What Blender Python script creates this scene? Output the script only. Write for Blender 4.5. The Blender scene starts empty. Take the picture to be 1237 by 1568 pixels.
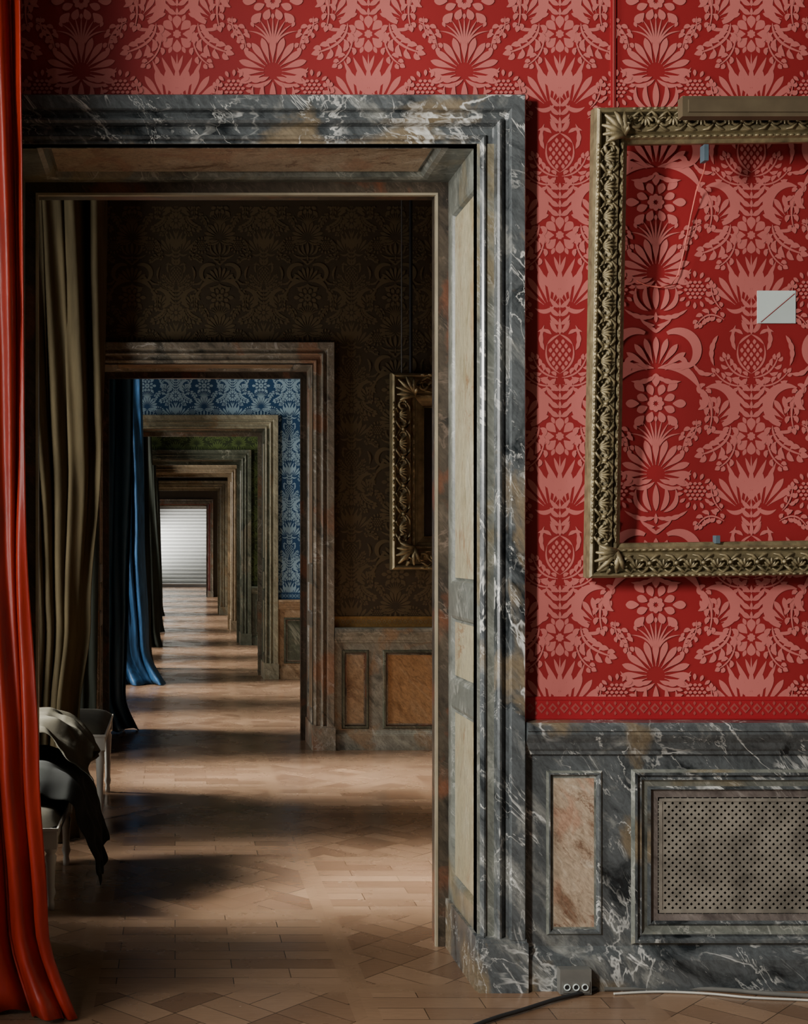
import bpy, math, random
import numpy as np
from mathutils import Vector, Matrix, noise as mnoise
random.seed(7)
F=2000.0; CX=268.0; CY=840.0; EH=1.7
def W(px,py,y): return Vector(((px-CX)/F*y, y, EH-(py-CY)/F*y))
def WX(px,y): return (px-CX)/F*y
def WZ(py,y): return EH-(py-CY)/F*y

# ------------------------------------------------------------------ materials
def newmat(name):
    m=bpy.data.materials.new(name); m.use_nodes=True
    nt=m.node_tree; b=nt.nodes['Principled BSDF']
    return m,nt,b
def N(nt,t,**kw):
    n=nt.nodes.new(t)
    for k,v in kw.items(): setattr(n,k,v)
    return n
def coords(nt,scale=(1,1,1),rot=None):
    tc=N(nt,'ShaderNodeTexCoord'); src=tc.outputs['Object']
    if rot:
        m0=N(nt,'ShaderNodeMapping'); m0.inputs['Rotation'].default_value=rot
        nt.links.new(src,m0.inputs['Vector']); src=m0.outputs['Vector']
    mp=N(nt,'ShaderNodeMapping'); mp.inputs['Scale'].default_value=scale
    nt.links.new(src,mp.inputs['Vector']); return mp.outputs['Vector']
def ramp(nt,src,stops,interp='LINEAR'):
    r=N(nt,'ShaderNodeValToRGB'); r.color_ramp.interpolation=interp
    e=r.color_ramp.elements
    while len(e)<len(stops): e.new(0.5)
    for i,(p,c) in enumerate(stops):
        e[i].position=p; e[i].color=(c[0],c[1],c[2],1) if not isinstance(c,(int,float)) else (c,c,c,1)
    nt.links.new(src,r.inputs['Fac']); return r.outputs['Color']
def noise(nt,vec,scale,detail=6,rough=.55,dist=0):
    n=N(nt,'ShaderNodeTexNoise'); n.inputs['Scale'].default_value=scale
    n.inputs['Detail'].default_value=detail; n.inputs['Roughness'].default_value=rough
    n.inputs['Distortion'].default_value=dist
    nt.links.new(vec,n.inputs['Vector']); return n.outputs['Fac']
def mth(nt,op,a,b=None,c=None):
    n=N(nt,'ShaderNodeMath',operation=op)
    for i,x in enumerate((a,b,c)):
        if x is None: continue
        if isinstance(x,(int,float)): n.inputs[i].default_value=x
        else: nt.links.new(x,n.inputs[i])
    return n.outputs[0]
def mix(nt,fac,a,b,mode='MIX'):
    n=N(nt,'ShaderNodeMix',data_type='RGBA',blend_type=mode)
    for i,x in ((0,fac),(6,a),(7,b)):
        if isinstance(x,(int,float)): n.inputs[i].default_value=x
        elif isinstance(x,tuple): n.inputs[i].default_value=(x[0],x[1],x[2],1)
        else: nt.links.new(x,n.inputs[i])
    return n.outputs[2]
def bump(nt,b,h,strength=.3,dist=.01):
    bn=N(nt,'ShaderNodeBump'); bn.inputs['Strength'].default_value=strength; bn.inputs['Distance'].default_value=dist
    nt.links.new(h,bn.inputs['Height']); nt.links.new(bn.outputs[0],b.inputs['Normal'])
def plain(name,col,rough=.5,metal=0,var=.25,scale=8,bmp=0,sheen=0):
    m,nt,b=newmat(name); v=coords(nt)
    n=noise(nt,v,scale,5)
    c=ramp(nt,n,[(.25,tuple(x*(1-var) for x in col)),(.75,tuple(min(1,x*(1+var)) for x in col))])
    nt.links.new(c,b.inputs['Base Color']); b.inputs['Roughness'].default_value=rough; b.inputs['Metallic'].default_value=metal
    if sheen: b.inputs['Sheen Weight'].default_value=sheen
    if bmp: bump(nt,b,noise(nt,v,scale*12,4),bmp,.004)
    return m
def marble(name,dark,base,accent,vein,scale=1.0,veins=1.0,accamt=.6,rough=.28,blotch=.66,light=None,ang=38):
    m,nt,b=newmat(name)
    v=coords(nt,(1,1,.38),(0,math.radians(ang),0))
    vb=coords(nt,(1,1,.8),(0,math.radians(ang),0))
    light=light or tuple(x*1.5 for x in base)
    n1=noise(nt,v,4.2*scale,10,.66,1.0)
    c=ramp(nt,n1,[(.36,dark),(.47,base),(.55,base),(.66,light)])
    n2=noise(nt,vb,1.9*scale,6,.55,.8)
    c=mix(nt,ramp(nt,n2,[(accamt,0.0),(accamt+.07,.85)]),c,accent)
    n5=noise(nt,v,34*scale,6,.75,.8)
    c=mix(nt,.6,c,mix(nt,1.0,c,ramp(nt,n5,[(.35,.25),(.62,1.0)]),'MULTIPLY'))
    def veinlayer(vec,sc,wd,dist):
        nn=noise(nt,vec,sc,5,.6,dist)
        a=mth(nt,'ABSOLUTE',mth(nt,'SUBTRACT',nn,.5))
        return ramp(nt,a,[(0,1.0),(wd,0.0)])
    msk=ramp(nt,noise(nt,vb,2.6*scale,4),[(.47,0.0),(.62,1.0)])
    msk2=ramp(nt,noise(nt,vb,5*scale,3),[(.45,0.0),(.6,.7)])
    v1=mth(nt,'MULTIPLY',veinlayer(vb,1.7*scale,.016,1.2),msk)
    v2=mth(nt,'MULTIPLY',veinlayer(v,7*scale,.014,.8),msk2)
    c=mix(nt,mth(nt,'MULTIPLY',mth(nt,'MAXIMUM',v1,v2),veins),c,vein)
    n4=noise(nt,v,5.5*scale,10,.74,1.6)
    c=mix(nt,mth(nt,'MULTIPLY',ramp(nt,n4,[(blotch,0.0),(blotch+.06,1.0)]),min(1,veins)),c,vein)
    nt.links.new(c,b.inputs['Base Color']); b.inputs['Roughness'].default_value=rough
    return m
M={}
M['slate']=marble('marble_slate',(.014,.018,.020),(.085,.095,.098),(.20,.155,.095),(.60,.60,.56),1.15,1.0,.55,.25,.60,(.24,.245,.225))
M['slate_in']=marble('marble_slate_light',(.08,.09,.08),(.17,.18,.155),(.24,.20,.12),(.5,.5,.44),1.0,.6,.56,.3,.66)
M['cream']=marble('marble_cream',(.36,.31,.18),(.47,.42,.27),(.44,.29,.15),(.22,.09,.035),1.5,.8,.58,.3,.70,(.54,.50,.35),15)
M['salmon']=marble('marble_salmon',(.20,.12,.075),(.44,.34,.24),(.40,.24,.16),(.10,.035,.02),2.3,.9,.54,.3,.60,(.56,.47,.36))
M['ochre']=marble('marble_ochre',(.28,.17,.09),(.46,.31,.18),(.46,.33,.2),(.12,.06,.035),1.6,.8,.58,.3,.66,(.56,.43,.29))
M['ochre2']=marble('marble_orange',(.36,.19,.08),(.52,.30,.14),(.50,.32,.17),(.12,.05,.02),1.6,.7,.6,.3,.72,(.57,.37,.20))
M['rust']=marble('marble_rust',(.025,.02,.015),(.065,.05,.035),(.16,.06,.03),(.22,.16,.12),1.6,.6,.54,.3,.7)
M['pink']=marble('marble_pink_grey',(.10,.095,.075),(.29,.25,.185),(.36,.20,.12),(.58,.55,.48),1.4,.9,.56,.3,.64)
M['pinkish']=marble('marble_pinkish_grey',(.09,.075,.07),(.17,.145,.13),(.24,.18,.14),(.45,.42,.38),1.2,.5,.6)
M['d2']=marble('marble_dado_grey_green',(.15,.155,.13),(.33,.325,.26),(.40,.28,.17),(.56,.54,.46),1.5,.9,.54)
M['beige']=marble('marble_beige',(.22,.20,.13),(.38,.35,.24),(.34,.25,.14),(.55,.5,.38),1.3,.7,.58)
M['sage']=marble('marble_sage',(.05,.06,.04),(.12,.13,.09),(.2,.17,.11),(.4,.4,.3),1.0,.7,.58)
M['gildstone']=marble('marble_gold',(.25,.18,.10),(.42,.32,.20),(.48,.36,.2),(.6,.5,.36),1.0,.5,.6)
M['fillet']=plain('gilt_fillet',(.30,.26,.18),.5,.2)
def silk(name,col,rough=.45,var=.12):
    m,nt,b=newmat(name); v=coords(nt,(1,1,1))
    n=noise(nt,v,1.1,4)
    c=ramp(nt,n,[(.3,tuple(x*(1-var) for x in col)),(.7,tuple(x*(1+var) for x in col))])
    w=noise(nt,coords(nt,(400,400,60)),1,2)
    nt.links.new(c,b.inputs['Base Color']); b.inputs['Roughness'].default_value=rough
    b.inputs['Specular IOR Level'].default_value=.4
    bump(nt,b,w,.12,.001); return m
M['red_ground']=silk('red_silk_ground',(.215,.008,.010),.6)
M['red_fig']=silk('red_silk_damask_figure',(.43,.122,.110),.38)
M['red_border']=silk('red_border',(.27,.009,.014),.5)
M['red_fig2']=silk('red_border_figure',(.27,.05,.045),.5)
M['brown_ground']=silk('brown_silk_ground',(.060,.044,.024),.6)
M['brown_fig']=silk('brown_silk_figure',(.125,.093,.047),.5)
M['blue_ground']=silk('blue_silk_ground',(.016,.07,.17),.6)
M['blue_fig']=silk('blue_silk_figure',(.34,.50,.60),.4)
M['green_ground']=silk('green_silk_ground',(.03,.045,.014),.6)
M['green_fig']=silk('green_silk_figure',(.11,.155,.045),.4)
M['plaster']=plain('plaster',(.22,.195,.165),.8)
M['ceil']=plain('ceiling_paint',(.10,.09,.08),.9)
M['antique']=plain('antique_gilt',(.185,.150,.080),.42,.4,.5,30,.4)
M['gilt']=plain('dull_gilt',(.31,.25,.135),.4,.5,.45,16,.3)
M['goldline']=plain('gold_border',(.34,.20,.06),.5,.1,.3,30)
M['black']=plain('black_rubber',(.015,.015,.016),.5)
M['metal']=plain('painted_metal',(.17,.17,.155),.4,.4)
M['brass']=plain('grille_brass',(.26,.24,.20),.45,.4,.5,9)
M['inner']=plain('grille_shade_backing',(.008,.007,.006),.9)  # flat near-black backing; paints the shade behind the grille bars
M['white']=plain('white_paint',(.50,.49,.43),.45,0,.08)
M['paper']=plain('label_paper',(.50,.57,.54),.7,0,.05)
M['paper2']=plain('label_paper_grey',(.42,.48,.46),.7,0,.05)
M['wood']=plain('brown_wood_bar',(.080,.060,.034),.5)
M['canvas']=plain('dark_canvas',(.03,.028,.022),.4,0,.6,3)
M['cord']=plain('red_cord',(.60,.14,.11),.6)
M['clip']=plain('steel_clip',(.06,.09,.11),.5)
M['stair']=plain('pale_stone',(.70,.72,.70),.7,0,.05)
M['stair_shade']=plain('pale_stone_shaded',(.40,.41,.40),.7,0,.05)  # same stone darkened for risers; shade painted in to separate the steps
M['cloth_black']=plain('dark_green_cloth',(.007,.009,.006),.95,0,.3,6,.2,0)
M['cloth_olive']=plain('olive_cloth',(.050,.045,.027),.9,0,.3,6,.2,0)
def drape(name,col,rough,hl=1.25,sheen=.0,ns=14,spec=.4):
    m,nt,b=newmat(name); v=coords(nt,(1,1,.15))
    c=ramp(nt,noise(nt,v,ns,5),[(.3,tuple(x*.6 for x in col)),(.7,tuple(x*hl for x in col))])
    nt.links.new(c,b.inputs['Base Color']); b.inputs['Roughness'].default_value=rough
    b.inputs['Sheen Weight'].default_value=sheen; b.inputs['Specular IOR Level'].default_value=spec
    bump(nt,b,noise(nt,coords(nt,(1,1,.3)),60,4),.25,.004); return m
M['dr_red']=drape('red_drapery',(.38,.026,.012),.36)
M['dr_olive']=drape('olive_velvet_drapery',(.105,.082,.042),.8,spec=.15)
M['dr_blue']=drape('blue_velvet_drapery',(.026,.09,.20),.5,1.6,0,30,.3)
M['dr_blue_shade']=drape('blue_drapery_shaded',(.016,.07,.13),.45)  # darker copy of the blue; near curtain's shade is in the colour
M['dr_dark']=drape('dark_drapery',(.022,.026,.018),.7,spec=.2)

def floormat():
    m,nt,b=newmat('parquet_oak')
    tc=N(nt,'ShaderNodeTexCoord')
    def brick(rot,sx,sy,off=0.0,loc=(0,0,0)):
        mp=N(nt,'ShaderNodeMapping'); mp.inputs['Rotation'].default_value=(0,0,rot); mp.inputs['Location'].default_value=loc
        nt.links.new(tc.outputs['Object'],mp.inputs['Vector'])
        br=N(nt,'ShaderNodeTexBrick'); br.offset=off; br.squash=1.0
        br.inputs['Color1'].default_value=(.175,.102,.060,1); br.inputs['Color2'].default_value=(.295,.185,.112,1)
        br.inputs['Mortar'].default_value=(.055,.033,.018,1)
        br.inputs['Scale'].default_value=1; br.inputs['Mortar Size'].default_value=.0024
        br.inputs['Mortar Smooth'].default_value=.5
        br.inputs['Brick Width'].default_value=sx; br.inputs['Row Height'].default_value=sy
        nt.links.new(mp.outputs[0],br.inputs['Vector']); return br.outputs['Color']
    r=math.radians(45); s=.26
    A=brick(r,s,s/2); B=brick(r+math.pi/2,s,s/2)
    mp=N(nt,'ShaderNodeMapping'); mp.inputs['Rotation'].default_value=(0,0,r); nt.links.new(tc.outputs['Object'],mp.inputs['Vector'])
    ch=N(nt,'ShaderNodeTexChecker'); ch.inputs['Scale'].default_value=1/s; nt.links.new(mp.outputs[0],ch.inputs['Vector'])
    c=mix(nt,ch.outputs['Fac'],A,B)
    C=brick(0,.46,.115,.5)
    ch2=N(nt,'ShaderNodeTexChecker'); ch2.inputs['Scale'].default_value=1/1.05; mp4=N(nt,'ShaderNodeMapping'); mp4.inputs['Location'].default_value=(.35,.2,.3)
    nt.links.new(tc.outputs['Object'],mp4.inputs['Vector']); nt.links.new(mp4.outputs[0],ch2.inputs['Vector'])
    c=mix(nt,mth(nt,'MULTIPLY',ch2.outputs['Fac'],1.0),c,C)
    fr=N(nt,'ShaderNodeTexBrick'); fr.offset=0.0
    fr.inputs['Color1'].default_value=(0,0,0,1); fr.inputs['Color2'].default_value=(0,0,0,1); fr.inputs['Mortar'].default_value=(1,1,1,1)
    fr.inputs['Scale'].default_value=1; fr.inputs['Mortar Size'].default_value=.05; fr.inputs['Mortar Smooth'].default_value=0
    fr.inputs['Brick Width'].default_value=1.05; fr.inputs['Row Height'].default_value=1.05
    mp2=N(nt,'ShaderNodeMapping'); mp2.inputs['Location'].default_value=(.35,.2,0); nt.links.new(tc.outputs['Object'],mp2.inputs['Vector']); nt.links.new(mp2.outputs[0],fr.inputs['Vector'])
    c=mix(nt,mth(nt,'MULTIPLY',fr.outputs['Fac'],.8),c,(.25,.155,.092))
    v=coords(nt,(1,1,1))
    c=mix(nt,.5,c,mix(nt,1.0,c,ramp(nt,noise(nt,v,1.3,6),[(.3,.45),(.7,1.0)]),'MULTIPLY'))
    c=mix(nt,.4,c,mix(nt,1.0,c,ramp(nt,noise(nt,coords(nt,(4,40,3)),3,6),[(.3,.55),(.7,1.0)]),'MULTIPLY'))
    nt.links.new(c,b.inputs['Base Color'])
    rr=ramp(nt,noise(nt,v,2.2,5),[(.3,.18),(.7,.34)]); nt.links.new(rr,b.inputs['Roughness'])
    bump(nt,b,noise(nt,v,5,4),.12,.01)
    return m
M['floor']=floormat()

# ------------------------------------------------------------------ mesh builder
class MB:
    def __init__(s): s.v=[]; s.f=[]; s.m=[]; s.mats=[]; s.sm=[]
    def mi(s,k):
        if k not in s.mats: s.mats.append(k)
        return s.mats.index(k)
    def poly(s,pts,mat,sm=False):
        o=len(s.v); s.v+= [tuple(p) for p in pts]; s.f.append(tuple(range(o,o+len(pts)))); s.m.append(s.mi(mat)); s.sm.append(sm)
    def grid(s,rows,mat,sm=True,closed=False):
        o=len(s.v); n=len(rows[0])
        for r in rows: s.v+=[tuple(p) for p in r]
        k=s.mi(mat)
        for i in range(len(rows)-1):
            for j in range(n if closed else n-1):
                j2=(j+1)%n
                s.f.append((o+i*n+j,o+i*n+j2,o+(i+1)*n+j2,o+(i+1)*n+j)); s.m.append(k); s.sm.append(sm)
    def box(s,a,b,mat,bev=0):
        x0,y0,z0=a; x1,y1,z1=b
        p=[(x0,y0,z0),(x1,y0,z0),(x1,y1,z0),(x0,y1,z0),(x0,y0,z1),(x1,y0,z1),(x1,y1,z1),(x0,y1,z1)]
        o=len(s.v); s.v+=p; k=s.mi(mat)
        for f in ((0,3,2,1),(4,5,6,7),(0,1,5,4),(1,2,6,5),(2,3,7,6),(3,0,4,7)):
            s.f.append(tuple(o+i for i in f)); s.m.append(k); s.sm.append(False)
    def tube(s,pts,radii,mat,n=8,cap=True):
        pts=[Vector(p) for p in pts]; rows=[]
        for i,p in enumerate(pts):
            t=(pts[min(i+1,len(pts)-1)]-pts[max(i-1,0)]).normalized()
            a=Vector((0,0,1)) if abs(t.z)<.9 else Vector((1,0,0))
            u=t.cross(a).normalized(); w=t.cross(u)
            r=radii[i] if isinstance(radii,(list,tuple)) else radii
            rows.append([p+(u*math.cos(q)+w*math.sin(q))*r for q in [2*math.pi*k/n for k in range(n)]])
        s.grid(rows,mat,True,True)
        if cap: s.poly(rows[0],mat); s.poly(rows[-1],mat)
    def lathe(s,c,prof,mat,n=16):
        rows=[[Vector(c)+Vector((r*math.cos(2*math.pi*k/n),r*math.sin(2*math.pi*k/n),z)) for k in range(n)] for r,z in prof]
        s.grid(rows,mat,True,True)
    def obj(s,name,parent=None):
        me=bpy.data.meshes.new(name); me.from_pydata(s.v,[],s.f)
        for k in s.mats: me.materials.append(M[k])
        me.polygons.foreach_set('material_index',s.m); me.polygons.foreach_set('use_smooth',s.sm)
        me.update(); o=bpy.data.objects.new(name,me); bpy.context.scene.collection.objects.link(o)
        if parent: o.parent=parent
        return o
def empty(name,loc=(0,0,0)):
    e=bpy.data.objects.new(name,None); e.empty_display_size=.1
    bpy.context.scene.collection.objects.link(e); return e
class FR:
    def __init__(s,O,U,V,Nn): s.O=Vector(O); s.U=Vector(U); s.V=Vector(V); s.N=Vector(Nn)
    def p(s,u,v,n=0): return s.O+s.U*u+s.V*v+s.N*n
def sweep(mb,fr,rect,prof,mat,open_bottom=False):
    u0,v0,u1,v1=rect
    rows=[]
    for t,n in prof:
        if open_bottom: pts=[(u0+t,v0),(u0+t,v1-t),(u1-t,v1-t),(u1-t,v0)]
        else: pts=[(u0+t,v0+t),(u0+t,v1-t),(u1-t,v1-t),(u1-t,v0+t)]
        rows.append([fr.p(a,b,n) for a,b in pts])
    mb.grid(rows,mat,False,not open_bottom)
def panelled(mb,fr,rect,holes,mat):
    us=sorted(set([rect[0],rect[2]]+[h[0] for h in holes]+[h[2] for h in holes]))
    vs=sorted(set([rect[1],rect[3]]+[h[1] for h in holes]+[h[3] for h in holes]))
    for i in range(len(us)-1):
        for j in range(len(vs)-1):
            cu=(us[i]+us[i+1])/2; cv=(vs[j]+vs[j+1])/2
            if any(h[0]<cu<h[2] and h[1]<cv<h[3] for h in holes): continue
            mb.poly([fr.p(us[i],vs[j]),fr.p(us[i+1],vs[j]),fr.p(us[i+1],vs[j+1]),fr.p(us[i],vs[j+1])],mat)
    for h in holes:
        pt=(0,0)
        for t,n,mm in h[4]:
            sweep(mb,fr,h[:4],[pt,(t,n)],mm); pt=(t,n)
        if h[5]:
            t,n=pt
            mb.poly([fr.p(h[0]+t,h[1]+t,n),fr.p(h[2]-t,h[1]+t,n),fr.p(h[2]-t,h[3]-t,n),fr.p(h[0]+t,h[3]-t,n)],h[5])

# ------------------------------------------------------------------ damask tile
TU,TV=293.0,308.0
def make_tile():
    V=[];Q=[];layer=[0]
    def bez(p0,c,p1,t):
        x=(1-t)**2*p0[0]+2*t*(1-t)*c[0]+t*t*p1[0]; y=(1-t)**2*p0[1]+2*t*(1-t)*c[1]+t*t*p1[1]
        dx=2*(1-t)*(c[0]-p0[0])+2*t*(p1[0]-c[0]); dy=2*(1-t)*(c[1]-p0[1])+2*t*(p1[1]-c[1])
        l=math.hypot(dx,dy) or 1
        return x,y,dx/l,dy/l
    def L(p0,c,p1,w,lobes=0,n=10,blunt=.75,skew=.85):
        if lobes: n=lobes*6
        o=len(V); layer[0]+=1; z=layer[0]*2e-5; w=w*.92
        for i in range(n+1):
            t=i/n
            x,y,dx,dy=bez(p0,c,p1,t)
            h=w*max(0.03,math.sin(math.pi*min(1,max(0,t**skew))))**blunt
            if lobes: h*=.7+.3*abs(math.sin(math.pi*t*lobes))
            V.append((x-dy*h,y+dx*h,z)); V.append((x+dy*h,y-dx*h,z))
        for i in range(n): Q.append((o+2*i,o+2*i+1,o+2*i+3,o+2*i+2))
    def ray(cx,cy,a,r0,r1,w,bl=.7,skew=1.9):
        a=math.radians(a); c,s=math.cos(a),math.sin(a)
        L((cx+c*r0,cy+s*r0),(cx+c*(r0+r1)/2,cy+s*(r0+r1)/2),(cx+c*r1,cy+s*r1),w,n=10,blunt=bl,skew=skew)
    def fan(cx,cy,a0,a1,n,r0,r1,w,bl=.7,skew=1.9):
        for i in range(n): ray(cx,cy,a0+(a1-a0)*i/max(1,n-1),r0,r1,w,bl,skew)
    def scroll(cx,cy,r0,a0,a1,w,r1=None,tip=True):
        """C-scroll band along an arc, angles in degrees"""
        o=len(V); layer[0]+=1; z=layer[0]*2e-5; n=22; r1=r0 if r1 is None else r1
        for i in range(n+1):
            t=i/n; a=math.radians(a0+(a1-a0)*t); r=r0+(r1-r0)*t
            h=w*max(.06,math.sin(math.pi*min(1,.08+t*.92)))**.75
            V.append((cx+(r+h)*math.cos(a),cy+(r+h)*math.sin(a),z)); V.append((cx+(r-h)*math.cos(a),cy+(r-h)*math.sin(a),z))
        for i in range(n): Q.append((o+2*i,o+2*i+1,o+2*i+3,o+2*i+2))
    def acan(p0,c,p1,w,n,lw=3.6,bias=0,sides=(1,-1)):
        """feathered acanthus leaf: slim midrib with curling leaflets sweeping forward"""
        L(p0,c,p1,w*.16,n=12,blunt=.5)
        for i in range(n):
            t=(i+.3)/n; x,y,dx,dy=bez(p0,c,p1,t)
            ll=w*1.15*(.5+.5*math.sin(math.pi*min(1,t*.9+.1)))
            for sg in sides:
                k=1+bias*sg
                nx,ny=-dy*sg,dx*sg
                a=(x+nx*1.6,y+ny*1.6); tip=(x+nx*ll*k*.80+dx*ll*.95,y+ny*ll*k*.80+dy*ll*.95)
                m=(x+nx*ll*k*.80+dx*ll*.05,y+ny*ll*k*.80+dy*ll*.05)
                L(a,m,tip,lw*.95,n=8,blunt=.8,skew=1.2)
        x,y,dx,dy=bez(p0,c,p1,.9); L((x,y),(x+dx*w*.4,y+dy*w*.4),(x+dx*w,y+dy*w),lw,n=7)
    b=TU/2
    for a_ in (-90,-45,0,45,90): ray(0,0,a_,9,28,7.4,.6,1.4)
    fan(0,0,-67,67,4,21,32,3.2,.8,1.0)
    for a_ in (-75,-25,25,75): ray(0,0,a_,0,6.5,2.6,.6,1)
    L((0,30),(0,60),(0,118),1.6)
    L((0,60),(4,46),(9,33),3.0); L((1,76),(13,60),(23,36),4.2); L((1,92),(24,74),(38,40),5.0,3)
    L((2,98),(6,82),(10,66),2.8)
    fan(15,114,-124,-38,6,12,60,5.2,.75); L((8,108),(22,124),(38,112),3.8); L((2,122),(8,122),(14,116),2.6)
    for v in (110,123,136,148): L((1,v),(9,v-2),(15,v-14),3.6); L((0,v+2),(0,v-4),(0,v-9),2.0)
    for i in range(-3,4):
        for j in range(0,3):
            uu=j*9.6+(4.8 if i%2 else 0); vv=183+i*6.6
            if (uu/16)**2+((vv-183)/25)**2<1: L((uu,vv-4),(uu,vv),(uu,vv+4),3.1,n=4,blunt=1,skew=1)
    L((0,212),(28,196),(19,166),1.8); L((19,167),(12,157),(0,152),2.0)
    acan((3,218),(34,216),(42,182),10,5,3.4)
    acan((4,229),(38,238),(60,204),9,5,3.4)
    L((24,176),(34,160),(24,138),4.0,3); L((13,152),(22,142),(34,148),3.4,2)
    L((5,150),(8,140),(15,130),3.2); L((0,152),(0,142),(0,128),3)
    for v in (238,251,264,278): L((1,v),(14,v-4),(21,v-20),4.6,2); L((0,v+2),(0,v-4),(0,v-10),2.4)
    scroll(56,262,31,112,296,8.0)
    scroll(74,238,9,250,420,4.0,5)
    fan(58,288,-165,-60,6,12,42,4.6,.7)
    L((40,300),(56,306),(72,292),3.0)
    acan((32,292),(32,326),(84,338),14,6,5.0,.1)
    acan((24,308),(24,344),(54,358),9,4,4.0)
    acan((76,290),(104,300),(106,336),9,4,4.0)
    fan(b,58,-90,-198,7,14,54,5.6,.7); L((b-6,66),(b-34,80),(b-54,52),5.4,4); L((b-2,70),(b-20,86),(b-38,76),3.6)
    for d,e in ((0,-20),(10,-20),(20,-15),(29,-8),(38,2)): L((b-d*.15,16),(b-d*.3,-2),(b-d,e-6),1.6); ray(b-d,e-2,-90-d,0,9,2.8,.7,1.2)
    for a_ in (-90,-135,-180,-225,-270): ray(b,-50,a_,3,13,4.4,.6,1.3)
    for a_ in (-112,-157,-202,-247): ray(b,-50,a_,14,31,6.4,.55,1.3)
    for a_ in (-90,-134,-180,-226): ray(b,-50,a_,26,46,7.0,.55,1.3)
    L((b-3,-104),(b-46,-116),(b-68,-72),7.4,0,16,.75,1); scroll(b-60,-54,18,-110,-250,5.4,14)
    acan((b-72,-72),(b-94,-44),(b-80,-4),10,5,4.2)
    acan((b-62,-26),(b-66,-4),(b-44,14),7,4,3.4)
    L((b,114),(b,92),(b,74),5.4); L((b-7,114),(b-22,98),(b-14,76),4.6); L((b-12,116),(b-38,106),(b-30,80),4.0); L((b-2,124),(b-24,132),(b-48,114),4.4,4)
    L((b,134),(b,126),(b,118),3); L((b-2,138),(b-14,140),(b-24,128),3.2)
    for i in range(-2,3):
        for j in range(-2,3):
            uu=j*7.2+(3.6 if i%2 else 0); vv=i*5.8
            if uu*uu+vv*vv<230: L((b-60+uu-3,84+vv),(b-60+uu,84+vv),(b-60+uu+3,84+vv),2.6,n=4,blunt=.6,skew=1)
    fan(b-60,84,10,350,14,19,29,2.9,.6,1.2)
    scroll(b-34,180,34,-60,-250,7.6,26); scroll(b-36,196,10,100,330,4.0,6)
    fan(b,210,-90,-165,5,14,54,5.0,.7); L((b-2,216),(b-16,228),(b-38,224),4.4,3); L((b,150),(b-2,144),(b-14,140),3.0)
    acan((42,130),(70,110),(86,142),9,5,3.8)
    acan((46,114),(64,98),(62,72),8,4,3.6)
    L((52,154),(68,176),(58,200),4.4,4)
    L((60,212),(80,218),(90,196),4.2,3)
    V=np.array(V);Q=np.array(Q)
    V2=V.copy();V2[:,0]*=-1;V2[:,2]+=1e-5
    return np.vstack([V,V2]),np.vstack([Q,Q+len(V)])
TILE=make_tile()
S=5.08/2000
def damask(name,ywall,x0,x1,z0,z1,hole,mat,parent,ox=1.496,oz=2.919):
    Vt,Qt=TILE; W_,H_=TU*S,TV*S
    allv=[];allq=[];o=0
    base=np.stack([Vt[:,0]*S,-Vt[:,2]-.0006,-Vt[:,1]*S],1)
    for i in range(math.floor((x0-ox)/W_)-1,math.ceil((x1-ox)/W_)+2):
        for j in range(math.floor((z0-oz)/H_)-2,math.ceil((z1-oz)/H_)+3):
            vv=base+np.array([ox+i*W_,ywall,oz+j*H_])
            c=vv[Qt].mean(1)
            ok=(c[:,0]>x0)&(c[:,0]<x1)&(c[:,2]>z0)&(c[:,2]<z1)
            if hole: ok&=~((c[:,0]>hole[0])&(c[:,0]<hole[1])&(c[:,2]<hole[2]))
            if not ok.any(): continue
            allv.append(vv); allq.append(Qt[ok]+o); o+=len(vv)
    v=np.vstack(allv);q=np.vstack(allq)
    used,inv=np.unique(q,return_inverse=True); v=v[used]; q=inv.reshape(q.shape)
    me=bpy.data.meshes.new(name); me.from_pydata(v.tolist(),[],q.tolist()); me.update(); me.materials.append(M[mat])
    ob=bpy.data.objects.new(name,me); bpy.context.scene.collection.objects.link(ob); ob.parent=parent; return ob

# ------------------------------------------------------------------ room shell
XL,XR,ZT=-.64,1.1675,3.265      # door clear opening (front)
AW=.1775                        # architrave width
LX,RX=-1.55,5.2; HC=5.2; TH=.60
WALLS=[5.08,11.08,17.08,23.08,27.1,33.6,46.1]
mb=MB(); mb.box((LX-.6,-3.2,-.1),(RX+.2,66,0),'floor'); mb.obj('floor')
mb=MB(); mb.box((LX-.6,-3.2,HC),(RX+.2,66,HC+.1),'ceil'); mb.obj('ceiling')
mb=MB(); mb.box((RX,-3.2,0),(RX+.2,66,HC),'plaster'); mb.obj('wall_right')
mb=MB(); mb.box((LX-.4,-3.3,0),(RX,-3.1,HC),'plaster'); mb.obj('wall_back')
wins=[(-2.2,-.8),(.4,2.22),(3.35,4.25)]
wins+=[(6.15,7.25),(9.2,10.3),(12.2,13.4),(15.2,16.2),(18.3,19.5),(21.1,22.2),(24.3,26.2),(28.4,29.8),(31.2,32.6),(35,37),(39,41),(43,45),(48,50.5),(53,56),(58,62)]
mb=MB(); yy=-3.1; WZ0,WZ1=.35,4.3
for a,b_ in wins:
    mb.box((LX-.4,yy,0),(LX,a,HC),'plaster'); mb.box((LX-.4,a,0),(LX,b_,WZ0),'plaster'); mb.box((LX-.4,a,WZ1),(LX,b_,HC),'plaster'); yy=b_
mb.box((LX-.4,yy,0),(LX,66,HC),'plaster'); mb.obj('wall_left')
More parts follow.
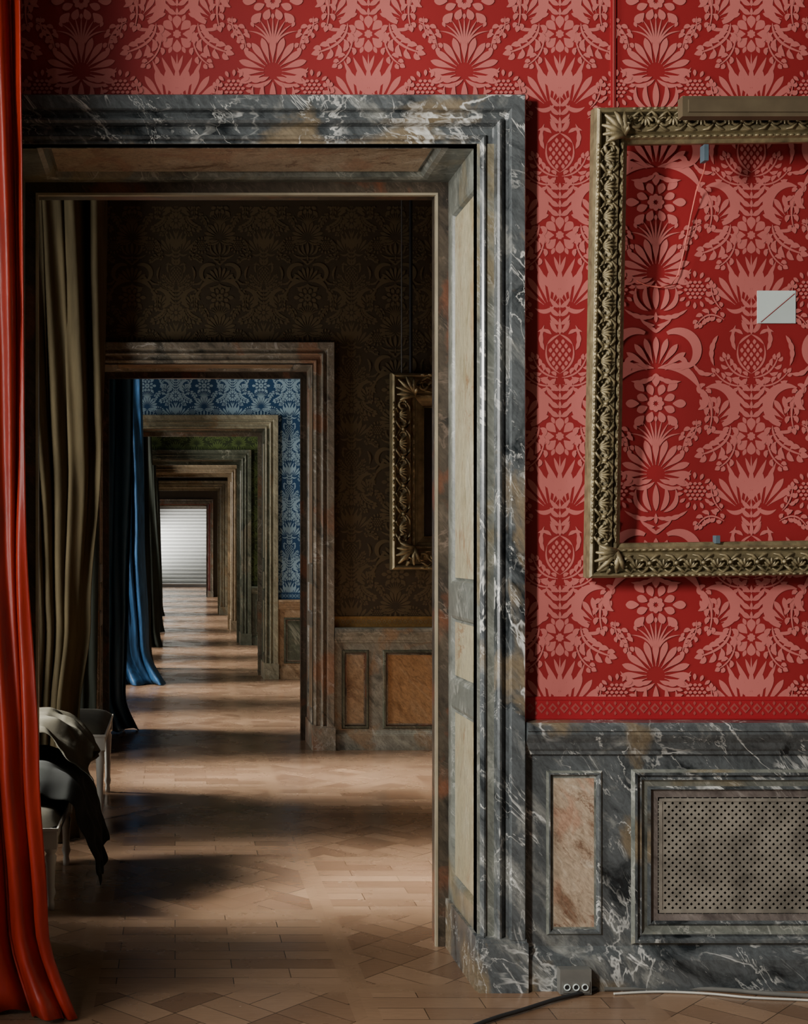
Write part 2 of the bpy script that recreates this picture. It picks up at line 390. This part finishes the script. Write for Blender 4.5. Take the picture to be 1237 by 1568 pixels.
for i,(a,b_) in enumerate(wins):
    mb=MB(); x0,x1=LX-.35,LX-.30
    mb.box((x0,a,WZ0),(x1,a+.05,WZ1),'white'); mb.box((x0,b_-.05,WZ0),(x1,b_,WZ1),'white')
    for k in (0,3,5):
        z=WZ0+k*(WZ1-WZ0-.05)/5; mb.box((x0+.003,a,z),(x1-.003,b_,z+.05),'white')
    mb.obj('window_%d'%(i+1))
fig={1:('red_ground','red_fig'),2:('brown_ground','brown_fig'),3:('blue_ground','blue_fig'),4:('green_ground','green_fig'),5:('brown_ground',None),6:('brown_ground',None),7:('brown_ground',None)}
dm={1:('slate','slate_in','cream','rust'),2:('pink','pink','ochre','rust'),3:('beige','sage','cream','pink'),4:('sage','sage','cream','sage'),5:('gildstone','gildstone','cream','gildstone'),6:('beige','beige','cream','beige'),7:('pink','red_border','cream','beige')}
PROF=[(0,0),(0,.07),(.006,.08),(.056,.08),(.060,.074),(.064,.052),(.074,.043),(.086,.050),(.092,.070),(.100,.074),(.108,.066),(.112,.030),(.118,.024),(.142,.026),(.146,.040),(.154,.046),(.162,.042),(.168,.028),(.1775,.026),(.1775,-.03)]
WOBJ={}
for i,y in enumerate(WALLS):
    n=i+1; g,fgm=fig[n]; mb=MB()
    mb.box((LX,y,0),(XL-.12,y+TH,HC),g); mb.box((XR+.12,y,0),(RX,y+TH,HC),g); mb.box((XL-.12,y,ZT+.12),(XR+.12,y+TH,HC),g)
    w=mb.obj('wall_room_%d'%n); WOBJ[n]=w
    if fgm:
        x1={1:RX,2:2.9,3:2.2,4:2.2}[n]
        damask('damask_pattern',y,LX,x1,1.0,{1:HC,2:4.6,3:4.2,4:4.2}[n],(XL-.1,XR+.1,ZT+.1),fgm,w)
    a,r,c,lip=dm[n]
    door=empty('door_%d'%n)
    mb=MB(); fr=FR((0,y,0),(1,0,0),(0,0,1),(0,-1,0))
    sweep(mb,fr,(XL-AW,0.2,XR+AW,ZT+AW),PROF,a,True)
    for sx in (0,1):
        x0,x1=((XL-AW-.004,XL+.006),(XR-.008,XR+AW+.006))[sx]
        mb.box((x0,y-.088,0),(x1,y+.02,.19),a)
        mb.box((x0+.004,y-.078,.19),(x1-.004,y+.02,.203),a)
    mb.obj('architrave',door)
    mb=MB(); ya=y-.03; yb=y+.50; ye=y+TH; LP=.05
    pm=[(.012,-.004,r),(.02,-.018,r),(.028,-.012,r)]
    for sx in (0,1):
        X=XR if sx else XL; nx=-1 if sx else 1
        fr=FR((X,ya,0),(0,1,0),(0,0,1),(nx,0,0)); dd=yb-ya
        hs=[(.06,.30,dd-.05,1.04,pm,c),(.06,1.14,dd-.05,1.42,pm,c),(.06,1.55,dd-.05,3.12,pm,c)]
        panelled(mb,fr,(0,0,dd,ZT),hs,r)
        mb.poly([fr.p(0,0,0),fr.p(0,ZT,0),fr.p(0,ZT,-.11),fr.p(0,0,-.11)],r)
        x0,x1=(X-LP,X+.115) if sx else (X-.115,X+LP)
        mb.box((x0,yb,0),(x1,ye,ZT-LP),lip)
        xi=X-LP if sx else X+LP
        mb.box((xi-.005,yb-.004,0),(xi+.005,yb+.02,ZT-LP-.006),'fillet' if n==1 else lip)
        xa,xb=(X-.014,X+.02) if sx else (X-.02,X+.014)
        mb.box((xa,ya-.03,0),(xb,yb-.006,.21),a)
    fr=FR((XL,ya,ZT),(1,0,0),(0,1,0),(0,0,-1))
    panelled(mb,fr,(0,0,XR-XL,yb-ya),[(.10,.05,XR-XL-.10,yb-ya-.04,[(.02,-.006,r),(.035,-.03,r),(.05,-.02,r)],'salmon' if n==1 else 'ochre')],r)
    mb.box((XL,yb,ZT-LP),(XR,ye,ZT+.115),lip)
    mb.box((XL+LP-.005,yb-.004,ZT-LP-.006),(XR-LP+.005,yb+.02,ZT-LP+.004),'fillet' if n==1 else lip)
    mb.obj('lining',door)

# ------------------------------------------------------------------ dado
def dado(name,y,x0,x1,fmat,holes,parent=None,border='red_border',extra=None):
    mb=MB(); yb=y-.035; fr=FR((0,yb,0),(1,0,0),(0,0,1),(0,-1,0))
    panelled(mb,fr,(x0,.0,x1,.93),holes,fmat)
    mb.poly([(x0,yb,0),(x0,y,0),(x0,y,.93),(x0,yb,.93)],fmat)
    cap=[(.035,.900),(.05,.908),(.052,.920),(.060,.930),(.070,.955),(.084,.975),(.092,.990),(.092,1.0),(.100,1.004),(.100,1.022),(.088,1.034),(0,1.036)]
    mb.grid([[(x0,y-n,z),(x1,y-n,z)] for n,z in cap],fmat,False)
    mb.poly([(x0,y-n,z) for n,z in cap],fmat)
    base=[(.035,.165),(.042,.16),(.05,.145),(.062,.135),(.066,.12),(.066,0)]
    mb.grid([[(x0,y-n,z),(x1,y-n,z)] for n,z in base],fmat,False)
    mb.poly([(x0,y-n,z) for n,z in base]+[(x0,y,0)],fmat)
    o=mb.obj(name,parent)
    mb=MB(); mb.box((x0,y-.012,1.036),(x1,y,1.125),border)
    mb.box((x0,y-.014,1.112),(x1,y,1.122),border); mb.box((x0,y-.014,1.04),(x1,y,1.05),border)
    f2={'red_border':'red_fig2','goldline':'gilt','blue_ground':'blue_fig','green_ground':'green_fig'}[border]
    xx=x0+.03
    while xx<x1-.03:
        zc=1.081
        mb.poly([(xx-.018,y-.0135,zc),(xx,y-.0135,zc+.02),(xx+.018,y-.0135,zc),(xx,y-.0135,zc-.02)],f2)
        mb.poly([(xx-.009,y-.0142,zc),(xx,y-.0142,zc+.010),(xx+.009,y-.0142,zc),(xx,y-.0142,zc-.010)],border)
        for s_ in (1,-1): mb.poly([(xx+.022-.006,y-.0135,zc+s_*.020),(xx+.022,y-.0135,zc+s_*.028),(xx+.022+.006,y-.0135,zc+s_*.020),(xx+.022,y-.0135,zc+s_*.010)],f2)
        xx+=.044
    mb.obj('textile_border',o)
    return o
y=WALLS[0]; yf=y-.035
def H(px0,py0,px1,py1,y,prof,pm): return (WX(px0,y),WZ(py1,y),WX(px1,y),WZ(py0,y),prof,pm)
mo=[(.008,.010,'slate_in'),(.014,.010,'slate'),(.022,-.006,'slate'),(.030,-.006,'slate_in')]
big=[(.010,.016,'slate_in'),(.020,.016,'slate'),(.030,.0,'slate'),(.040,.004,'slate'),(.048,-.010,'slate_in'),(.068,-.014,'slate_in'),(.078,-.004,'slate'),(.086,-.02,'slate'),(.112,-.022,'pinkish'),(.116,-.035,'slate')]
hA=H(836,1180,922,1432,yf,mo,'salmon')
gx1=WX(1560,yf)
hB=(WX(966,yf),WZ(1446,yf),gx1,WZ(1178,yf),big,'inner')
d1=dado('trim_1',y,XR+AW+.002,RX,'slate',[hA,hB])
mb=MB(); gx0=hB[0]+.116; gx_1=hB[2]-.116; gz0=hB[1]+.116; gz1=hB[3]-.116; gy=yf+.022
p=.029; w=.0062
def clipseg(c,sgn):
    pts=[]
    for x in (gx0,gx_1):
        z=gz0+sgn*(x-gx0)+c
        if gz0-1e-9<=z<=gz1+1e-9: pts.append((x,z))
    for z in (gz0,gz1):
        x=gx0+(z-gz0-c)/sgn
        if gx0<x<gx_1: pts.append((x,z))
    return pts[:2] if len(pts)>=2 else None
HH=gz1-gz0; WW=gx_1-gx0
for sgn in (1,-1):
    c=-WW if sgn>0 else 0; end=HH if sgn>0 else HH+WW
    while c<end:
        sgm=clipseg(c,sgn)
        if sgm:
            (xa,za),(xb,zb)=sgm; d=w*.7
            yo=gy-.0006*(sgn>0)
            mb.poly([(xa-d*sgn,yo,za+d),(xb-d*sgn,yo,zb+d),(xb+d*sgn,yo,zb-d),(xa+d*sgn,yo,za-d)],'brass')
        c+=p
mb.box((gx0,gy-.003,gz0),(gx0+.012,gy+.002,gz1),'brass');mb.box((gx0,gy-.004,gz0),(gx_1,gy+.002,gz0+.012),'brass');mb.box((gx0,gy-.004,gz1-.012),(gx_1,gy+.002,gz1),'brass')
mb.obj('radiator_grille',d1)
y=WALLS[1]; yf=y-.035
mo2=[(.010,.012,'sage'),(.024,.012,'sage'),(.032,-.008,'rust'),(.045,-.006,'pink')]
dado('trim_2',y,XR+AW+.002,RX,'d2',[H(523,995,565,1116,yf,mo2,'ochre'),(WX(586,yf),WZ(1116,yf),WX(586,yf)+1.4,WZ(995,yf),mo2,'ochre2')],border='goldline')
y=WALLS[2]; yf=y-.035
dado('trim_3',y,XR+AW+.002,RX,'ochre',[(1.42,.2,1.95,.8,mo2,'sage')],border='blue_ground')
y=WALLS[3]; dado('trim_4',y,XR+AW+.002,RX,'sage',[(1.42,.2,1.95,.8,mo2,'sage')],border='green_ground')

# ------------------------------------------------------------------ ornate frames
def ornate(name,O,V,width,height,bw,mat,scale,unit,canvas=None):
    O=Vector(O); V=Vector(V).normalized(); U=(Vector((1,0,0))-V*V.x).normalized(); Nn=U.cross(V).normalized()
    if Nn.y>0: Nn=-Nn
    fr=FR(O,U,V,Nn); k=bw/.127; mb=MB()
    prof=[(0,-.075),(0,-.03),(.004,-.012),(.012,-.004),(.02,-.01),(.027,-.03),(.045,-.034),(.07,-.022),(.088,-.022),(.094,-.036),(.100,-.028),(.108,-.028),(.114,-.04),(.123,-.046),(.127,-.05),(.127,-.075)]
    sweep(mb,fr,(0,0,width,height),[(t*k,n*scale) for t,n in prof],mat)
    sweep(mb,fr,(0,0,width,height),[(0,-.075*scale),(bw,-.075*scale)],mat)
    bars=[((0,0),(1,0),(0,1),width),((0,height),(1,0),(0,-1),width),((0,0),(0,1),(1,0),height),((width,0),(0,1),(-1,0),height)]
    def tub(pts,rr,n=6): mb.tube([fr.p(*q) for q in pts],rr,mat,n,True)
    def blob(a,b,nn,ra,rb,rn,ang=0):
        rows=[]
        for i in range(6):
            th=math.pi*i/5-math.pi/2
            rows.append([]);
            for j in range(8):
                ph=2*math.pi*j/8; x=ra*math.cos(th)*math.cos(ph); y_=rb*math.cos(th)*math.sin(ph)
                rows[-1].append(fr.p(a+x*math.cos(ang)-y_*math.sin(ang),b+x*math.sin(ang)+y_*math.cos(ang),nn+rn*math.sin(th)))
        mb.grid(rows,mat,True,True)
    for (o,d,inn,Ln) in bars:
        nU=max(2,int(round((Ln-2*bw)/unit))); st=(Ln-2*bw)/nU
        dang=math.atan2(d[1],d[0])
        for q in range(nU):
            s0=bw+st*(q+.5)
            def P(a,t,n): return (o[0]+d[0]*(s0+a)+inn[0]*t, o[1]+d[1]*(s0+a)+inn[1]*t, n*scale)
            tc=.055*k
            for e in (-2,-1,0,1,2):
                an=e*.5; l=.030*k
                p0=P(math.sin(an)*l*.2,tc-.018*k,-.018); p1=P(math.sin(an)*l,tc-.018*k+math.cos(an)*l*1.1,-.006)
                pm_=[(p0[i]+p1[i])/2 for i in range(3)]; pm_[2]+=.008*scale
                tub([p0,pm_,p1],[.003*k,.0065*k,.003*k],5)
            for sg in (-1,1):
                pts=[];rr=[]
                for i in range(9):
                    an=i/8*math.pi*1.7; rad=.019*k*(1-.45*i/8)
                    pts.append(P(sg*(st*.30)+sg*rad*math.cos(an)*-1, tc+rad*math.sin(an)*1.1-.004*k,-.012-.006*i/8)); rr.append(.0065*k*(1-.6*abs(i/8-.35)))
                tub(pts,rr,5)
                pts=[P(sg*st*.08,tc-.024*k,-.016),P(sg*st*.22,tc-.036*k,-.010),P(sg*st*.38,tc-.022*k,-.010),P(sg*st*.5,tc-.012*k,-.02)]
                tub(pts,[.003*k,.006*k,.006*k,.003*k],5)
                pts=[P(sg*st*.12,tc+.03*k,-.02),P(sg*st*.28,tc+.028*k,-.012),P(sg*st*.46,tc+.012*k,-.014)]
                tub(pts,[.003*k,.006*k,.004*k],5)
            a=P(st*.5,tc,-.016); blob(a[0],a[1],a[2],.010*k,.010*k,.012*k)
            for e in range(4):
                a=P((e-1.5)*st/4,.104*k,-.028); blob(a[0],a[1],a[2],st*.1,.0045*k,.005*k,dang)
                a=P((e-1.5)*st/4,.010*k,-.008); blob(a[0],a[1],a[2],st*.1,.006*k,.007*k,dang)
    for cu,su in ((0,1),(width,-1)):
        for cv,sv in ((0,1),(height,-1)):
            for e in range(-3,4):
                an=math.pi/4+e*.26; l=(.105-.012*abs(e))*k
                b0=(cu+su*.105*k,cv+sv*.105*k)
                pts=[];rr=[]
                for i in range(6):
                    t=i/5; aa=an+e*.10*t
                    pts.append((b0[0]-su*math.cos(aa)*l*t,b0[1]-sv*math.sin(aa)*l*t,(-.02+.03*math.sin(math.pi*t*.8))*scale)); rr.append(k*(.003+.009*math.sin(math.pi*min(1,t*.8+.15))))
                tub(pts,rr,6)
            for e in (-1,1):
                pts=[];rr=[]
                for i in range(10):
                    t=i/9; an=t*4.6; rad=.026*k*(1-.6*t)
                    cc=(cu+su*(.055+(.085 if e>0 else 0))*k,cv+sv*(.055+(.085 if e<0 else 0))*k)
                    pts.append((cc[0]+su*rad*math.cos(an+(0 if e>0 else math.pi/2)),cc[1]+sv*rad*math.sin(an+(0 if e>0 else math.pi/2)),(-.012+.012*t)*scale)); rr.append(k*.008*(1-.4*t))
                tub(pts,rr,6)
    root=mb.obj(name)
    if canvas:
        mc=MB(); mc.poly([fr.p(bw*.95,bw*.95,-.062*scale),fr.p(width-bw*.95,bw*.95,-.062*scale),fr.p(width-bw*.95,height-bw*.95,-.062*scale),fr.p(bw*.95,height-bw*.95,-.062*scale)],canvas)
        sweep(mc,fr,(bw*.95,bw*.95,width-bw*.95,height-bw*.95),[(0,-.05*scale),(.05,-.060*scale),(.06,-.05*scale),(.065,-.061*scale)],mat); mc.obj('canvas',root)
    return root,fr
yb_,yt_=4.955,4.79
zb=WZ(887,yb_); xb=WX(902,yb_); zt=WZ(162,yt_); xt=WX(914,yt_)
h=math.sqrt((zt-zb)**2+(yt_-yb_)**2+(xt-xb)**2)
f1,ff=ornate('empty_picture_frame',(xb,yb_,zb),(xt-xb,yt_-yb_,zt-zb),2.0,h,.130,'antique',1.0,.105)
mb=MB()
a=W(1080,222,4.84); mb.box((a.x-.008,a.y-.01,a.z-.06),(a.x+.008,a.y+.03,a.z),'clip')
a2=W(1096,832,4.99); mb.box((a2.x-.008,a2.y-.02,a2.z-.0),(a2.x+.008,a2.y+.01,a2.z+.03),'clip')
pts=[W(1083,225,4.87),W(1078,262,4.95),W(1066,292,5.03),W(1058,330,5.055),W(1047,385,5.06),W(1038,420,5.06),W(1028,436,5.055),W(1010,440,5.055),W(990,437,5.055),W(975,430,5.055)]
mb.tube(pts,.0028,'cord',6); mb.obj('hanging_cord',f1)
mb=MB(); a=W(1045,147,4.72); b_=W(1045,178,4.72)
mb.box((a.x,4.72,b_.z),(a.x+1.3,4.765,a.z),'wood'); mb.box((a.x+.02,4.712,b_.z+.014),(a.x+1.28,4.72,a.z-.014),'wood')
mb.obj('mounting_rail',f1)
mb=MB(); y=5.072; c=[W(1160,447,y),W(1218,445,y),W(1218,493,y),W(1160,495,y)]
mb.box((c[3].x,y,c[3].z),(c[1].x,5.079,c[1].z),'paper')
mb.poly([Vector((c[3].x,y-.0006,c[3].z)),Vector((c[1].x,y-.0006,c[3].z)),Vector((c[1].x,y-.0006,c[1].z))],'paper2')
mb.tube([(c[3].x+.012,y-.001,c[3].z+.004),(c[1].x-.004,y-.001,c[1].z-.012)],.0016,'red_ground',5); mb.obj('wall_label')
mb=MB(); xx=WX(938,5.08); mb.box((xx-.010,5.072,3.2),(xx+.010,5.08,4.6),'red_border'); mb.box((xx-.003,5.068,3.2),(xx+.003,5.073,4.6),'red_fig2'); mb.obj('trim_5')

y0=10.93
f2,_=ornate('gilded_picture_frame',(WX(600,y0),y0,WZ(873,y0)),(0,0,1),1.9,WZ(570,y0)-WZ(873,y0),.235,'gilt',1.6,.22,'canvas')
mb=MB(); mb.tube([W(615,575,10.98),W(615,575,10.98)+Vector((0,0,HC-3.17))],.006,'metal',8)
mb.tube([W(629,575,10.98),W(629,575,10.98)+Vector((0,0,HC-3.17))],.014,'black',8); mb.obj('picture_hanging_rods',f2)

# ------------------------------------------------------------------ curtains
def curtain(name,y0,mat,zt,zb,edge,left,nf,amp,seed=0,ydepth=0,puddle=.12,nz=70,nu=260,yfun=None):
    R=random.Random(seed); mb=MB(); ph=[R.uniform(0,6.28) for _ in range(6)]
    rows=[]
    for i in range(nz+1):
        q=i/nz; z=zt+(zb-zt)*q
        e=edge(z); l=left(z); row=[]
        for j in range(nu+1):
            u=j/nu
            wv=u+.018*math.sin(2*math.pi*u*3+ph[0]+z*.5)+.010*math.sin(z*2.1+ph[1]+u*9)
            a=amp*(.65+.35*math.sin(u*11+ph[2]))
            s_=math.sin(2*math.pi*nf*wv+ph[3])
            fold=math.copysign(abs(s_)**.75,s_)*a+amp*.28*math.sin(2*math.pi*nf*2.3*wv+ph[4]+z*1.3)
            x=l+(e-l)*u+amp*.35*math.cos(2*math.pi*nf*wv+ph[3])
            yy=y0+fold+ydepth*(1-u)+.01*mnoise.noise(Vector((u*14,z*4,seed)))
            low=max(0,1-(z-zb)/.35)
            yy-=puddle*low*low*(.6+.4*math.sin(2*math.pi*nf*.5*u+ph[5])); x+=puddle*.6*low*low*u
            zz=z+ (low**3)*.015*math.sin(2*math.pi*nf*u)
            row.append((x,yy,max(.006,zz)))
        rows.append(row)
    mb.grid(rows,mat); o=mb.obj(name)
    md=o.modifiers.new('thickness','SOLIDIFY'); md.thickness=.004
    return o
def lerpf(pts):
    pts=sorted(pts)
    def f(z):
        if z<=pts[0][0]: return pts[0][1]
        for (a,b),(c,d) in zip(pts,pts[1:]):
            if z<=c:
                t=(z-a)/(c-a); t=t*t*(3-2*t); return b+(d-b)*t
        return pts[-1][1]
    return f
yc=4.82
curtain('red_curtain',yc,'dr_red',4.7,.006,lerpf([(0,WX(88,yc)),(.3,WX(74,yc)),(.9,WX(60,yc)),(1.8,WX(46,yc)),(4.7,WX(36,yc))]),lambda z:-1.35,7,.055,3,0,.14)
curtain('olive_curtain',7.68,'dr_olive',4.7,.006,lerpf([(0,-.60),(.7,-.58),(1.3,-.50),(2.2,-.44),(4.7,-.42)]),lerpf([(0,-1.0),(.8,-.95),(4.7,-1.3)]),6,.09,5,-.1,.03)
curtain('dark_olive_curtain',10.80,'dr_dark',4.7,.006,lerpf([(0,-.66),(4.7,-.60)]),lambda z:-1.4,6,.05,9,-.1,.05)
curtain('blue_curtain',12.3,'dr_blue_shade',4.7,.006,lerpf([(0,-.40),(.3,-.44),(1.2,-.41),(4.7,-.36)]),lambda z:-1.35,7,.07,11,-.2,.15)
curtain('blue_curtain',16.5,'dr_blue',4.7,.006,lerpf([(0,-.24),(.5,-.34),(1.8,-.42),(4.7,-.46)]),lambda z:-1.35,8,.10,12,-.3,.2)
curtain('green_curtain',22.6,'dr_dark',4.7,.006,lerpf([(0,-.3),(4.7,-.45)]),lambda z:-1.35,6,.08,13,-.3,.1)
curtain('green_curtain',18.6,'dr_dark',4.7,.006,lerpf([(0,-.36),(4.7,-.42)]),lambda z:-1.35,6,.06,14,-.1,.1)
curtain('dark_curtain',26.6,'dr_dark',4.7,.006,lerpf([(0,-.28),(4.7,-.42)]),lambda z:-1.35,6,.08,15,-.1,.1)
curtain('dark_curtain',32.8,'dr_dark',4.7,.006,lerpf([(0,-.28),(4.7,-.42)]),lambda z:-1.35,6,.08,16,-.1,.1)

# ------------------------------------------------------------------ stools
def stool(name,x0,x1,y0,y1,h):
    root=empty(name); mb=MB()
    mb.box((x0+.004,y0+.004,h-.13),(x1-.004,y1-.004,h-.072),'white')
    mb.box((x0-.008,y0-.008,h-.075),(x1+.008,y1+.008,h-.06),'white')
    mb.obj('seat_rail',root)
    mb=MB()
    for i,xx in enumerate((x0+.03,x1-.03)):
        for yy in (y0+.03,y1-.03):
            mb.box((xx-.031,yy-.031,h-.16),(xx+.031,yy+.031,h-.076),'white')
            mb.lathe((xx,yy,0),[(0,0),(.016,.0),(.018,.03),(.014,.05),(.024,.08),(.018,.11),(.022,h*.45),(.028,h-.20),(.02,h-.185),(.032,h-.17),(.032,h-.155)],'white',14)
    mb.obj('legs',root)
    mb=MB(); rows=[]
    for i in range(17):
        row=[]
        for j in range(17):
            u=i/16*2-1; v=j/16*2-1
            b=(1-abs(u)**6)*(1-abs(v)**6); row.append(((x0+x1)/2+u*(x1-x0)/2,(y0+y1)/2+v*(y1-y0)/2,h-.06+.06*b**.5))
        rows.append(row)
    mb.grid(rows,'cloth_olive'); mb.obj('cushion',root); return root
stool('white_stool',-1.12,-.555,6.12,7.05,.45)
stool('white_stool',-1.05,-.44,8.15,9.15,.60)
def cloth(name,prof,y0,y1,mat,seed,amp,parent=None):
    mb=MB(); rows=[]; nn=70; ny=60
    pl=[Vector((a,0,b)) for a,b in prof]; L=[0]
    for a,b in zip(pl,pl[1:]): L.append(L[-1]+(b-a).length)
    for i in range(nn+1):
        s=i/nn*L[-1]; k=0
        while k<len(L)-2 and s>L[k+1]: k+=1
        t=(s-L[k])/(L[k+1]-L[k])
        p=pl[k].lerp(pl[k+1],t); tg=(pl[k+1]-pl[k]).normalized(); nr=Vector((-tg.z,0,tg.x)); nr=nr if nr.z>0 or nr.x>0 else -nr
        row=[]
        for j in range(ny+1):
            v=j/ny
            yy=y0+(y1-y0)*v+.05*mnoise.noise(Vector((s*3,v*3,seed)))
            d=amp*(mnoise.noise(Vector((s*5,v*7,seed+3)))+.6*mnoise.noise(Vector((s*9,v*16,seed+9)))+.5*math.sin(v*23+s*5+seed))
            q=p+nr*(amp*1.2+d)
            q.z-=.10*(abs(2*v-1)**4)
            if i/nn>.8: q.z+=.10*math.sin(v*7+seed)*(i/nn-.8)*5*.5
            row.append((q.x,yy,max(.01,q.z)))
        rows.append(row)
    mb.grid(rows,mat); o=mb.obj(name,parent); m=o.modifiers.new('t','SOLIDIFY'); m.thickness=.006
    m2=o.modifiers.new('s','SUBSURF'); m2.levels=1; m2.render_levels=1
    return o
dc=empty('draped_cloths')
cloth('dark_cloth',[(-1.1,.50),(-.85,.60),(-.66,.60),(-.53,.54),(-.46,.38),(-.41,.10)],6.35,7.10,'cloth_black',2,.03,dc)
cloth('olive_cloth',[(-1.0,.64),(-.85,.72),(-.70,.78),(-.6,.74),(-.52,.68),(-.47,.60)],6.55,7.15,'cloth_olive',6,.045,dc)

# ------------------------------------------------------------------ power sockets and cables
root=empty('floor_power_socket'); mb=MB()
x0,x1=WX(857,4.97),WX(905,4.97); mb.box((x0,4.965,.005),(x1,5.008,WZ(1484,4.97)),'metal')
mb.box((x0+.008,4.960,.012),(x1-.008,4.966,.055),'metal')
for k in range(3):
    xx=x0+.025+k*.034
    rows=[[(xx+r*math.cos(a*math.pi/6),yy,.034+r*math.sin(a*math.pi/6)) for a in range(12)] for r,yy in ((.013,4.960),(.013,4.955),(.010,4.955),(.009,4.9585))]
    mb.grid(rows,'paper',True,True); mb.poly(rows[-1],'black')
mb.obj('housing',root)
def cable(name,pts,r,mat):
    mb=MB(); P=[Vector(p) for p in pts]; out=[]
    for i in range(len(P)-1):
        a=P[max(0,i-1)];b=P[i];c=P[i+1];d=P[min(len(P)-1,i+2)]
        for k in range(8):
            t=k/8; out.append(.5*((2*b)+(c-a)*t+(2*a-5*b+4*c-d)*t*t+(3*b-a-3*c+d)*t*t*t))
    out.append(P[-1]); mb.tube(out,r,mat,8); return mb.obj(name)
def fl(px,py,r=.008):
    y=EH*F/(py-CY); return (WX(px,y),y,r)
cable('power_cable',[fl(920,1514,.011),fl(900,1522,.011),fl(850,1535,.011),fl(800,1551,.011),fl(745,1568,.011),fl(640,1610,.011)],.008,'black')
cable('floor_conduit',[fl(925,1518,.009),fl(990,1517,.009),fl(1060,1517,.009),fl(1120,1520,.009),fl(1180,1525,.009),fl(1300,1532,.009)],.009,'metal')
cable('white_cable',[fl(940,1524,.006),fl(1010,1521,.006),fl(1085,1524,.006),fl(1150,1530,.006),fl(1236,1534,.006),fl(1330,1540,.006)],.0045,'white')

# ------------------------------------------------------------------ end staircase
mb=MB()
for k in range(22):
    z=.165*k; yy=57.5+k*.31
    mb.box((-1.4,yy,z),(3.4,64.9,z+.115),'stair_shade'); mb.box((-1.4,yy-.04,z+.115),(3.4,64.9,z+.165),'stair')
mb.obj('stone_staircase')
mb=MB(); mb.box((LX,65,0),(RX,65.2,HC),'plaster'); mb.obj('wall_end')

# ------------------------------------------------------------------ lights
def area(name,x,y,z,sy,sz,power,col=(1.0,.96,.90),spread=150,tilt=15,yaw=0):
    l=bpy.data.lights.new(name,'AREA'); l.shape='RECTANGLE'; l.size=sz; l.size_y=sy; l.energy=power; l.color=col
    l.spread=math.radians(spread)
    o=bpy.data.objects.new(name,l); bpy.context.scene.collection.objects.link(o)
    d=Vector((math.cos(math.radians(yaw))*math.cos(math.radians(tilt)),math.sin(math.radians(yaw))*math.cos(math.radians(tilt)),-math.sin(math.radians(tilt))))
    zc=-d; yv=Vector((0,0,1)).cross(zc).normalized(); xv=yv.cross(zc).normalized()
    o.matrix_world=Matrix(((xv.x,yv.x,zc.x,x),(xv.y,yv.y,zc.y,y),(xv.z,yv.z,zc.z,z),(0,0,0,1)))
    return o
for i,(a,b_) in enumerate(wins):
    c=(a+b_)/2; X=LX-.7
    if i==0: area('daylight_%d'%i,X,c,2.5,b_-a,3.4,28,spread=170,tilt=8,yaw=30)
    elif i==1: area('daylight_%d'%i,X,1.1,3.2,.42,1.1,350,spread=170,tilt=12,yaw=42)
    elif i==2: area('daylight_%d'%i,X,c,2.5,b_-a,3.4,75,spread=90,tilt=8,yaw=5)
    elif c>57: area('daylight_%d'%i,X,c,2.5,b_-a,3.4,1000,spread=170,tilt=15)
    elif c>28: area('daylight_%d'%i,X,c,2.6,(b_-a)*.7,3.0,170,spread=60,tilt=25,yaw=0)
    elif c>11: 
        area('daylight_%d'%i,X,c,2.6,(b_-a)*.7,2.6,75,spread=38,tilt=30,yaw=0)
        area('fill_light_%d'%i,X,c-.1,2.9,(b_-a)*.8,2.4,105,spread=160,tilt=0,yaw=35)  # added wide fill lamp, turned to brighten the room's far wall
    else:
        area('daylight_%d'%i,X,c,2.5,(b_-a)*.6,2.0,75,spread=30,tilt=32,yaw=0)
        area('fill_light_%d'%i,X,c-.1,1.9,(b_-a)*.8,2.2,48,spread=160,tilt=5,yaw=35)  # added fill lamp, lifts wall and floor between the window beams
w=bpy.data.worlds.new('World'); bpy.context.scene.world=w; w.use_nodes=True
w.node_tree.nodes['Background'].inputs[0].default_value=(.8,.87,1,1); w.node_tree.nodes['Background'].inputs[1].default_value=.6

# ------------------------------------------------------------------ camera
cam=bpy.data.cameras.new('camera'); co=bpy.data.objects.new('camera',cam); bpy.context.scene.collection.objects.link(co)
co.location=(0,0,EH); co.rotation_euler=(math.radians(90),0,0)
cam.sensor_fit='HORIZONTAL'; cam.sensor_width=36; cam.lens=36*2000/1237
cam.shift_x=(618.5-CX)/1237; cam.shift_y=(CY-784)/1237
cam.clip_end=200
bpy.context.scene.camera=co
